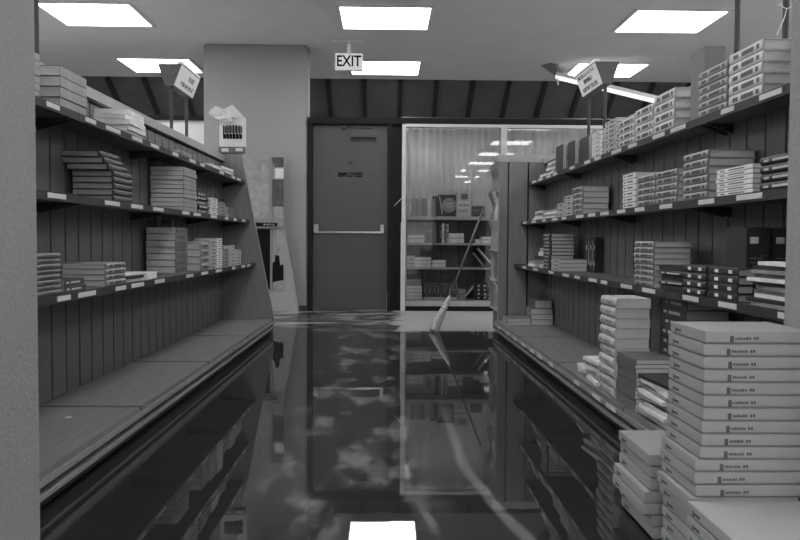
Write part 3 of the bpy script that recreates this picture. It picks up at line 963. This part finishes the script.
# ---- right lower shelf
zz = stack(1, 1.245, 2.34, 2.575, ZL, .19, 11, .0125, ['mg', 'mk', 'mw', 'pm'], 'thin magazine', 'in messy pile by right pier, lower shelf', .018, .10)
def binder(y, u, i):
    a = ANG[1] + PI / 2
    o = thing('box_file', RP(1, u, y, ZL), 'black box file with white label, %s of two behind magazine pile' % ('left' if i == 0 else 'right'), 'box file', 'black box files', (0, 0, ANG[1]))
    MB().bbox(0, .085, 0, .16, .001, .262, .002).build('case', M['cov_k'], o)
    MB().box(.012, .042, -.0015, -.0002, .205, .228).build('paper_label', M['label'], o)
    MB().box(.012, .06, -.0014, -.0002, .150, .155).box(.012, .035, -.0014, -.0002, .135, .139).box(.05, .073, -.0014, -.0002, .16, .163).build('spine_lines', M['cov_m'], o)
    mb = MB()
    for k in range(5):
        b = PI * k / 4
        mb.tube([(.045 + .016 * math.cos(b), -.001, .045 + .02 * math.sin(b)), (.045 + .024 * math.cos(b), -.001, .045 + .03 * math.sin(b))], .002, 5)
    mb.build('spine_emblem', M['cov_g'], o)
binder(2.72, 1.308, 0)
binder(2.72, 1.402, 1)
stack(1, 1.245, 2.90, 3.115, ZL, .17, 4, .029, 'hkl', 'black volume with white spine labels', 'in farther set, right lower shelf', .002)
stack(1, 1.245, 2.645, 2.885, ZL, .055, 4, .029, 'hkl', 'black volume with white spine labels', 'in nearer set, right lower shelf', .002)
stack(1, 1.245, 3.15, 3.42, ZL, .17, 5, .0205, ['mk', 'hk'], 'black ragged book', 'in slumped pile, right lower shelf', .016, .10)
stack(1, 1.245, 3.47, 3.72, ZL, .172, 8, .0255, 'hg', 'pale hardback', 'in eight-high pile, right lower shelf', .004)
stack(1, 1.245, 5.30, 5.54, ZL, .20, 3, .027, 'pl', 'light paperback', 'in low wide pile, right lower shelf', .006, .02)
stack(1, 1.255, 5.60, 5.83, ZL, .17, 10, .0255, 'hk', 'black hardback with pale edges', 'in tall pile, right lower shelf', .004)
upright(1, 1.44, 5.10, ZL, .235, .05, [.04, .04, .045, .045, .05], ['hkl', 'hk'], 'dark upright book', 'in row at back of right lower shelf')
stack(1, 1.25, 5.90, 6.14, ZL, .17, 5, .03, ['mw', 'mg', 'mk'], 'crumpled pale book', 'in slumped heap, far right lower shelf', .02, .14)
stack(1, 1.25, 6.25, 6.50, ZL, .17, 2, .02, ['mw', 'mg'], 'pale booklet', 'in farthest pair, right lower shelf', .02, .1)
# ---- right base deck
stack(1, 1.30, 6.50, 6.74, ZD, .18, 3, .046, 'pg', 'thick pale book', 'in pile at far end of right deck', .006, .02)
stack(1, 1.34, 6.52, 6.74, ZD + .1415, .14, 1, .07, 'pm', 'dull thick book', 'on top of pile, far right deck', .0, .02)
stack(1, 1.10, 6.50, 6.78, ZD, .185, 2, .028, 'pl', 'flat light book', 'in low pair at far right deck end', .006, .02)
stack(1, 1.075, 3.455, 3.69, ZD, .15, 10, .0448, 'tl', 'fat dictionary with rounded spine', 'in tall pile, right deck', .006, .025)
zz = stack(1, 1.075, 3.19, 3.44, ZD, .175, 12, .0175, 'md', 'thin large paperback', 'in squared pile before dictionaries, right deck', .004)
stack(1, 1.075, 2.86, 3.15, ZD, .19, 11, .0145, ['mw', 'mg', 'mw', 'mw', 'mk', 'mg'], 'white magazine', 'in ragged pile by cartons, right deck', .018, .10)
stack(1, 1.075, 3.74, 3.98, ZD, .16, 6, .019, ['mw', 'mg', 'mw'], 'white magazine', 'in ragged pile behind dictionaries, right deck', .02, .14)
stack(1, 1.085, 4.02, 4.22, ZD, .14, 3, .015, 'mw', 'white magazine', 'in farther low pile, right deck', .02, .14)
stack(1, 1.27, 3.16, 3.43, ZD, .18, 11, .042, 'pd', 'dim thick book', 'in shadowed pile at back, right deck', .006)  # shade at the back of the deck is put into the dark covers
sp = MB().box(-.011, .011, -.012, .012, 0.0005, .002).build('paper_scrap', M['card'])
sp.location = RP(-1, 1.28, 3.08, ZD)
tag(sp, 'tiny white scrap of paper lying on the left deck', 'paper')

# ------------------------------------------------------------------ cartons in the foreground
CH = .0362
def carton(loc, yaw_, w, l, h, label, group, rg):
    o = thing('carton', loc, label, 'carton', group, (0, 0, yaw_))
    MB().box(.005, w - .005, .005, l - .005, 0, .0055).build('box', M['carton'], o)
    lid = MB().bbox(0, w, 0, l, .0042, h, .0014).build('lid', M['carton_lid'], o)
    zc = h * .46
    off = rg.uniform(-.003, .003)
    # front: a dark block and a short line of print
    mb = MB()
    mb.box(.057 + off, .066 + off, -.0008, -.0001, h * .14, h * .66)
    x = .069 + off
    for i in range(7):
        d = rg.uniform(.004, .007)
        mb.box(x, x + d * .75, -.0006, -.0001, zc - .0035, zc + rg.uniform(.001, .0035))
        x += d
    x += .005
    for i in range(2):
        mb.box(x, x + .005, -.0006, -.0001, zc - .0035, zc + .0035); x += .007
    mb.build('printed_label', M['carton_print'], o)
    # a smaller print on the end facing the aisle
    mb = MB()
    y = l - .075
    mb.box(-.0008, -.0001, y + .034, y + .040, h * .2, h * .62)
    for i in range(6):
        mb.box(-.0006, -.0001, y, y + .004, zc - .003, zc + .003); y += .0055
    mb.build('end_print', M['carton_print'], o)
    return o
rc = random.Random(9)
def carton_stack(x0, y0, w, l, h, n, label, group, offs=None):
    z = .0045
    for i in range(n):
        dx = rc.uniform(-.0025, .0025) + (offs[i] if offs else 0)
        carton((x0 + dx, y0 + rc.uniform(-.002, .002), z), rc.uniform(-.006, .006), w, l, h, '%s, %s' % (label, ordl(n - 1 - i, n)), group, rc)
        z += h + .0006
carton_stack(.768, 1.84, .264, .23, .0305, 20, 'pale printed carton in the tall front stack', 'cartons in the tall stack', [-.01] * 5 + [-.02, -.024, -.012, -.018, -.015, -.006] + [0] * 9)
carton_stack(.744, 2.135, .25, .285, .0338, 7, 'pale carton in the low stack nearest the water', 'cartons in the low stack', [.012, .008, -.016, -.014, .002, .004, 0])
carton_stack(.725, 1.50, .29, .32, .0305, 7, 'pale carton in the lower stack at photo bottom', 'cartons in the lower stack')

# ------------------------------------------------------------------ header display on the left end panel
pa = AT(219.5, 107, YE + .06); pb_ = AT(246, 152.5, YE + .06)
hdsp = thing('display_stand', (pa.x, YE + .05, 1.601), 'white picture display card standing on top of left end panel', 'display', None)
W = pb_.x - pa.x
H = pa.z + .02 - 1.601
MB().prism([(0, 0), (W, 0), (W, H * .72), (W * .5, H), (0, H * .86)], 0, .012, 'y').build('card', M['card'], hdsp)
MB().box(.0, W, -.05, -.001, .0, .055).build('tray', M['print_grey'], hdsp)
MB().box(.03, .09, -.0515, -.0502, .012, .04).box(W - .08, W - .02, -.0515, -.0502, .015, .043).build('tray_labels', M['label'], hdsp)
mb = MB()
r6 = random.Random(4)
nl = 6
for i in range(nl):
    x0 = W * (.14 + .73 * i / nl)
    w1 = W * .73 / nl * .92
    zt_ = H * .60 - abs(i - 2.5) * .004
    mb.box(x0, x0 + w1, -.0012, -.0002, H * .30, H * .40)
    mb.box(x0, x0 + w1 * .5, -.0012, -.0002, H * .40, zt_)
    mb.box(x0 + w1 * .62, x0 + w1, -.0012, -.0002, H * .42, zt_ - .01)
mb.build('printed_picture', M['print'], hdsp)
mb = MB()
scribble(mb, (W * .52, -.0008, H * .72), (1, 0, 0), (0, 0, 1), W * .5, .018, 8, r6, (0, 1, 0), .0005)
mb.build('printed_heading', M['print_grey'], hdsp)
# crumpled clear plastic bag
bm = bmesh.new()
bmesh.ops.create_icosphere(bm, subdivisions=3, radius=1)
r8 = random.Random(8)
for v in bm.verts:
    v.co *= 1 + r8.uniform(-.22, .18)
    v.co = Vector((v.co.x * .11, v.co.y * .05, v.co.z * .055))
me = bpy.data.meshes.new('plastic_bag'); bm.to_mesh(me); bm.free()
me.materials.append(M['film'])
pbag = bpy.data.objects.new('plastic_bag', me); COL.objects.link(pbag)
pbag.location = AT(222, 115, YE + .05) + Vector((0, -.03, 0)); pbag.rotation_euler = (0, .35, 0)
tag(pbag, 'crumpled clear plastic bag on the top of the display card', 'bag')

# ------------------------------------------------------------------ broom
bt = Vector((.455, 7.13, .008)); bs = Vector((.615, 7.20, .325))
top = Vector((.935, 7.33, 1.135))
br = thing('broom', bt, 'straw broom leaning against the right magazine rack, bristles in water', 'broom')
rel = lambda p: Vector(p) - bt
MB().tube([rel(bs), rel(bs + (top - bs) * .5), rel(top)], .0105, 10).build('handle', M['handle'], br, True)
ax = (bs - bt).normalized()
Tb, Lb = frame_between(rel(bt), rel(bs), (0, -1, 0))
core = MB()
nseg, nr = 12, 18
prev = []
for i in range(nseg + 1):
    q = i / nseg                       # 0 at the tips, 1 at the neck
    wdt = .060 * (1 - q) ** .9 + .017
    thk = .026 * (1 - q) + .015
    bend = .022 * math.sin(PI * q)
    for j in range(nr):
        a = 2 * PI * j / nr
        wob = 1 + .10 * math.sin(j * 5.1 + i)
        prev.append(Tb @ Vector((q * Lb, thk * math.cos(a) * wob, wdt * math.sin(a) * wob + bend)))
fs = []
for i in range(nseg):
    for j in range(nr):
        fs.append((i * nr + j, i * nr + (j + 1) % nr, (i + 1) * nr + (j + 1) % nr, (i + 1) * nr + j))
fs += [tuple(range(nr)), tuple(nseg * nr + j for j in range(nr))]
core.poly(prev, fs)
rbm = random.Random(14)
for i in range(110):
    a = rbm.uniform(0, 2 * PI); rr_ = rbm.uniform(.75, 1.06)
    p0 = Tb @ Vector((rbm.uniform(-.012, .02) + .004, .046 * math.cos(a) * rr_, .086 * math.sin(a) * rr_))
    p1 = Tb @ Vector((Lb * .5, .034 * math.cos(a), .058 * math.sin(a) + .02))
    p2 = Tb @ Vector((Lb * .97, .014 * math.cos(a), .017 * math.sin(a)))
    core.tube([p0, p1, p2], .0016, 4)
core.build('bristles', M['straw'], br)
core = MB()
for q in (.60, .78):
    pts = []
    for j in range(17):
        a = 2 * PI * j / 16
        wdt = .060 * (1 - q) ** .9 + .020
        thk = .026 * (1 - q) + .018
        pts.append(Tb @ Vector((q * Lb, thk * math.cos(a), wdt * math.sin(a) + .022 * math.sin(PI * q))))
    core.tube(pts, .003, 5)
core.build('stitching', M['print_grey'], br)
Tn, Ln = frame_between(rel(bs), rel(top), (0, -1, 0))
nk = MB().tube([Tn @ Vector((-.02, 0, 0)), Tn @ Vector((.05, 0, 0))], .018, 10, .013)
nk.build('neck_collar', M['dark_metal'], br)

# loose cable at the window frame and string on the right pole
cb = MB().tube([AT(394, 206, 9.215), AT(398, 202, 9.19), AT(402, 198, 9.148), AT(406, 195, 9.145), AT(408.5, 192, 9.148), AT(409.5, 199, 9.19), AT(411, 206, 9.222), AT(410.5, 213, 9.222)], .0042, 6).build('cable', M['cable'], None, True)
tag(cb, 'short loose white cable curling at left post of shop window', 'cable')
sg = MB().tube([RP(1, 1.46, 2.84, 1.60), RP(1, 1.49, 2.85, 1.66), RP(1, 1.505, 2.86, 1.70), RP(1, 1.46, 2.84, 1.71)], .0018, 5).tube([RP(1, 1.505, 2.86, 1.70), RP(1, 1.54, 2.83, 1.715)], .0018, 5).build('string', M['cable'])
tag(sg, 'bit of white string tied to the near right sign pole', 'string')

# ------------------------------------------------------------------ things in the shop window display
def dbox(name, px0, px1, py0, py1, mat, label, cat, group=None, Y=9.36, dep=.14, rot=0):
    a, b = AT(px0, py1, Y), AT(px1, py0, Y)
    zsh = min((1.125, .805, .512, .125), key=lambda q: abs(q - a.z))
    o = thing(name, (a.x, Y, zsh + .001), label, cat, group)
    w, h = b.x - a.x, b.z - zsh
    MB().bbox(0, w, 0, dep, 0, h, .002).build('body', mat, o)
    return o, w, h
def dstack(px0, px1, py0, n, z, k, one, where, Y=9.33, dp=.2):
    a, b = AT(px0, py0, Y), AT(px1, py0, Y)
    t = (a.z - z) / n - .0008
    zc = z + .0008
    for i in range(n):
        book(k, ((a.x + b.x) / 2 + rb.uniform(-.004, .004), Y + dp / 2 + .01, zc), (0, 0, PI / 2 + rb.uniform(-.02, .02)), (dp, b.x - a.x, t), '%s, %s, %s' % (one, ordl(n - 1 - i, n), where), where)
        zc += t + .0008
def drow(px0, px1, py0, n, z, ks, one, where, Y=9.33, dp=.15):
    a, b = AT(px0, py0, Y), AT(px1, py0, Y)
    h = a.z - z
    t = (b.x - a.x) / n - .002
    for i in range(n):
        hh = h * rb.uniform(.88, 1.0)
        book(ks[i % len(ks)], (a.x + i * (t + .002), Y + dp / 2 + .005, z + hh / 2 + .001), (PI / 2, 0, PI / 2), (dp, hh, t),
             '%s, %s from left, %s' % (one, ['first', 'second', 'third', 'fourth', 'fifth', 'sixth', 'seventh', 'eighth', 'ninth', 'tenth'][i], where), where)
z1, z2_, z3, z4 = 1.125, .805, .512, .125
drow(405.5, 417, 197.5, 2, z1, ['lp', 'pp'], 'grey book', 'at left of window ledge', 9.325, .10)
drow(417.6, 426, 198, 2, z1, ['pp', 'pm'], 'dim book', 'under small white card on window ledge', 9.325, .10)
drow(427, 436, 199, 2, z1, ['lp', 'pp'], 'grey book', 'beside black emblem book on window ledge', 9.325, .10)
cd = MB().bbox(-.035, .035, 0, .05, 0, .022, .002).build('white_card', M['label'])
p = AT(420.5, 199.6, 9.36); cd.location = (p.x, 9.36, p.z + .003)
tag(cd, 'small white folded card on top of books on window ledge', 'card')
o, w, h = dbox('framed_book', 438, 456, 195, 216, M['cov_k'], 'black book with round pale emblem standing on window ledge', 'book', None, 9.34, .06)
MB().disc((w * .62, -.0022, h * .52), h * .34, 'y', .002).build('emblem', M['cov_g'], o)
MB().box(w * .45, w * .82, -.0035, -.0023, h * .56, h * .62).box(w * .45, w * .82, -.0035, -.0023, h * .42, h * .48).build('emblem_bars', M['cov_l'], o)
MB().prism([(w * .04, h * .95), (w * .10, h * .95), (w * .28, h * .1), (w * .22, h * .1)], -.002, -.0002, 'y').build('pale_stripe', M['cov_l'], o)
drow(432.5, 437.4, 194, 1, z1, ['hk'], 'narrow black book', 'left of black emblem book', 9.37, .07)
o, w, h = dbox('display_pack', 456.3, 471, 193, 216, M['label'], 'pale printed pack with dark square standing on window ledge', 'pack', None, 9.34, .07)
mb = MB().box(w * .32, w * .78, -.0015, -.0002, h * .72, h * .95).build('dark_square', M['cov_m'], o)
mb = MB().box(w * .1, w * .9, -.0015, -.0002, h * .56, h * .64).box(w * .1, w * .9, -.0015, -.0002, h * .34, h * .40).build('white_bands', M['cov_w'], o)
MB().box(w * .15, w * .85, -.0015, -.0002, h * .46, h * .51).box(w * .2, w * .8, -.0015, -.0002, h * .22, h * .26).build('grey_bands', M['cov_g'], o)
dstack(472.5, 484, 206, 3, z1, 'hm', 'small dark book', 'in low pile on window ledge', 9.32, .10)
# second shelf
dstack(407.5, 424, 234.5, 2, z2_, 'wp', 'white book', 'in pile at left of second window shelf')
drow(426.5, 432, 232, 1, z2_, ['pm'], 'small grey book', 'standing alone on second window shelf')
drow(440, 449, 223, 4, z2_, ['hk', 'pw', 'pm', 'pl'], 'tall book', 'in upright group on second window shelf')
dstack(449.5, 464, 233, 2, z2_, 'wp', 'white book', 'lying beside tall books, second window shelf')
dstack(475, 481, 239, 1, z2_, 'wp', 'white booklet', 'lying right of broom handle, second window shelf')
dstack(482, 492, 236.5, 2, z2_, 'wp', 'white book', 'in right-hand pile, second window shelf')
bp_ = MB().box(0, .36, 0, .01, 0, .26).build('backing_card', M['case'])
bp_.location = (AT(407, 240, 9.575).x, 9.575, z2_ + .001)
tag(bp_, 'grey backing card standing at the back of second window shelf', 'card')
# third shelf
dstack(405.5, 414.6, 255.5, 3, z3, 'lp', 'pale book', 'in leftmost pile, third window shelf')
dstack(415, 431.6, 257, 3, z3, 'wp', 'pale book', 'in middle pile, third window shelf')
dstack(432.2, 445.5, 260, 2, z3, 'wp', 'pale book', 'in right pile, third window shelf')
lb1 = book('mw', (AT(484, 258, 9.36).x, 9.44, .645), (0, math.radians(48), 0), (.24, .2, .02), 'pale booklet leaning steeply on the third window shelf', None)
lb2 = book('pd', (AT(478, 262, 9.36).x, 9.44, .60), (0, math.radians(52), 0), (.20, .2, .02), 'dark booklet leaning under pale one, third window shelf', None)
# bottom shelf
dstack(406, 421, 279.5, 2, z4 + .168, 'pp', 'grey box-like book', 'on white pile, bottom window shelf')
dstack(406.5, 422, 285.5, 4, z4, 'wp', 'white book', 'in pile at left of bottom window shelf')
drow(424, 440, 282.5, 7, z4 + .03, ['hk', 'hm'], 'dark spined book', 'in left row, bottom window shelf')
drow(441, 458, 283, 7, z4 + .03, ['hm', 'hk'], 'dark spined book', 'in right row, bottom window shelf')
dstack(424, 457.5, 295, 1, z4, 'lp', 'long flat pale box-book', 'under dark spined row, bottom window shelf')
dstack(459, 466, 289, 2, z4, 'pp', 'grey book', 'beside leaning book, bottom window shelf')
lb3 = book('pm', (AT(469.5, 291, 9.36).x, 9.42, .215), (0, math.radians(-48), 0), (.17, .18, .025), 'grey book leaning on the bottom window shelf', None)
dstack(475, 488, 284, 4, z4, 'hkl', 'black volume', 'in dark pile, bottom window shelf')
dstack(489.5, 494, 281, 5, z4, 'wp', 'white book', 'in rightmost pile, bottom window shelf')

# ------------------------------------------------------------------ flood water
nx, ny = 24, 80
wv, wfc = [], []
for j in range(ny + 1):
    for i in range(nx + 1):
        wv.append((-1.7 + 3.4 * i / nx, -1.25 + 10.43 * j / ny, .004))
for j in range(ny):
    for i in range(nx):
        a = j * (nx + 1) + i
        wfc.append((a, a + 1, a + nx + 2, a + nx + 1))
wm = bpy.data.meshes.new('floodwater'); wm.from_pydata(wv, [], wfc); wm.materials.append(water_mat())
wo_ = bpy.data.objects.new('floodwater', wm); COL.objects.link(wo_)
tag(wo_, 'dark still floodwater mirroring the shelves along the aisle floor', 'water', None, 'stuff')

# ------------------------------------------------------------------ world and view
wd = bpy.data.worlds.new('world'); SC.world = wd
wd.use_nodes = True
wd.node_tree.nodes['Background'].inputs[0].default_value = (.5, .5, .5, 1)
wd.node_tree.nodes['Background'].inputs[1].default_value = 0.05
SC.view_settings.view_transform = 'Standard'
SC.view_settings.look = 'None'
SC.view_settings.exposure = 0.45
SC.view_settings.gamma = 1.0
SC.cycles.use_denoising = True
SC.cycles.max_bounces = 10
SC.cycles.transparent_max_bounces = 12
print('books', NB[0], 'objects', len(bpy.data.objects))
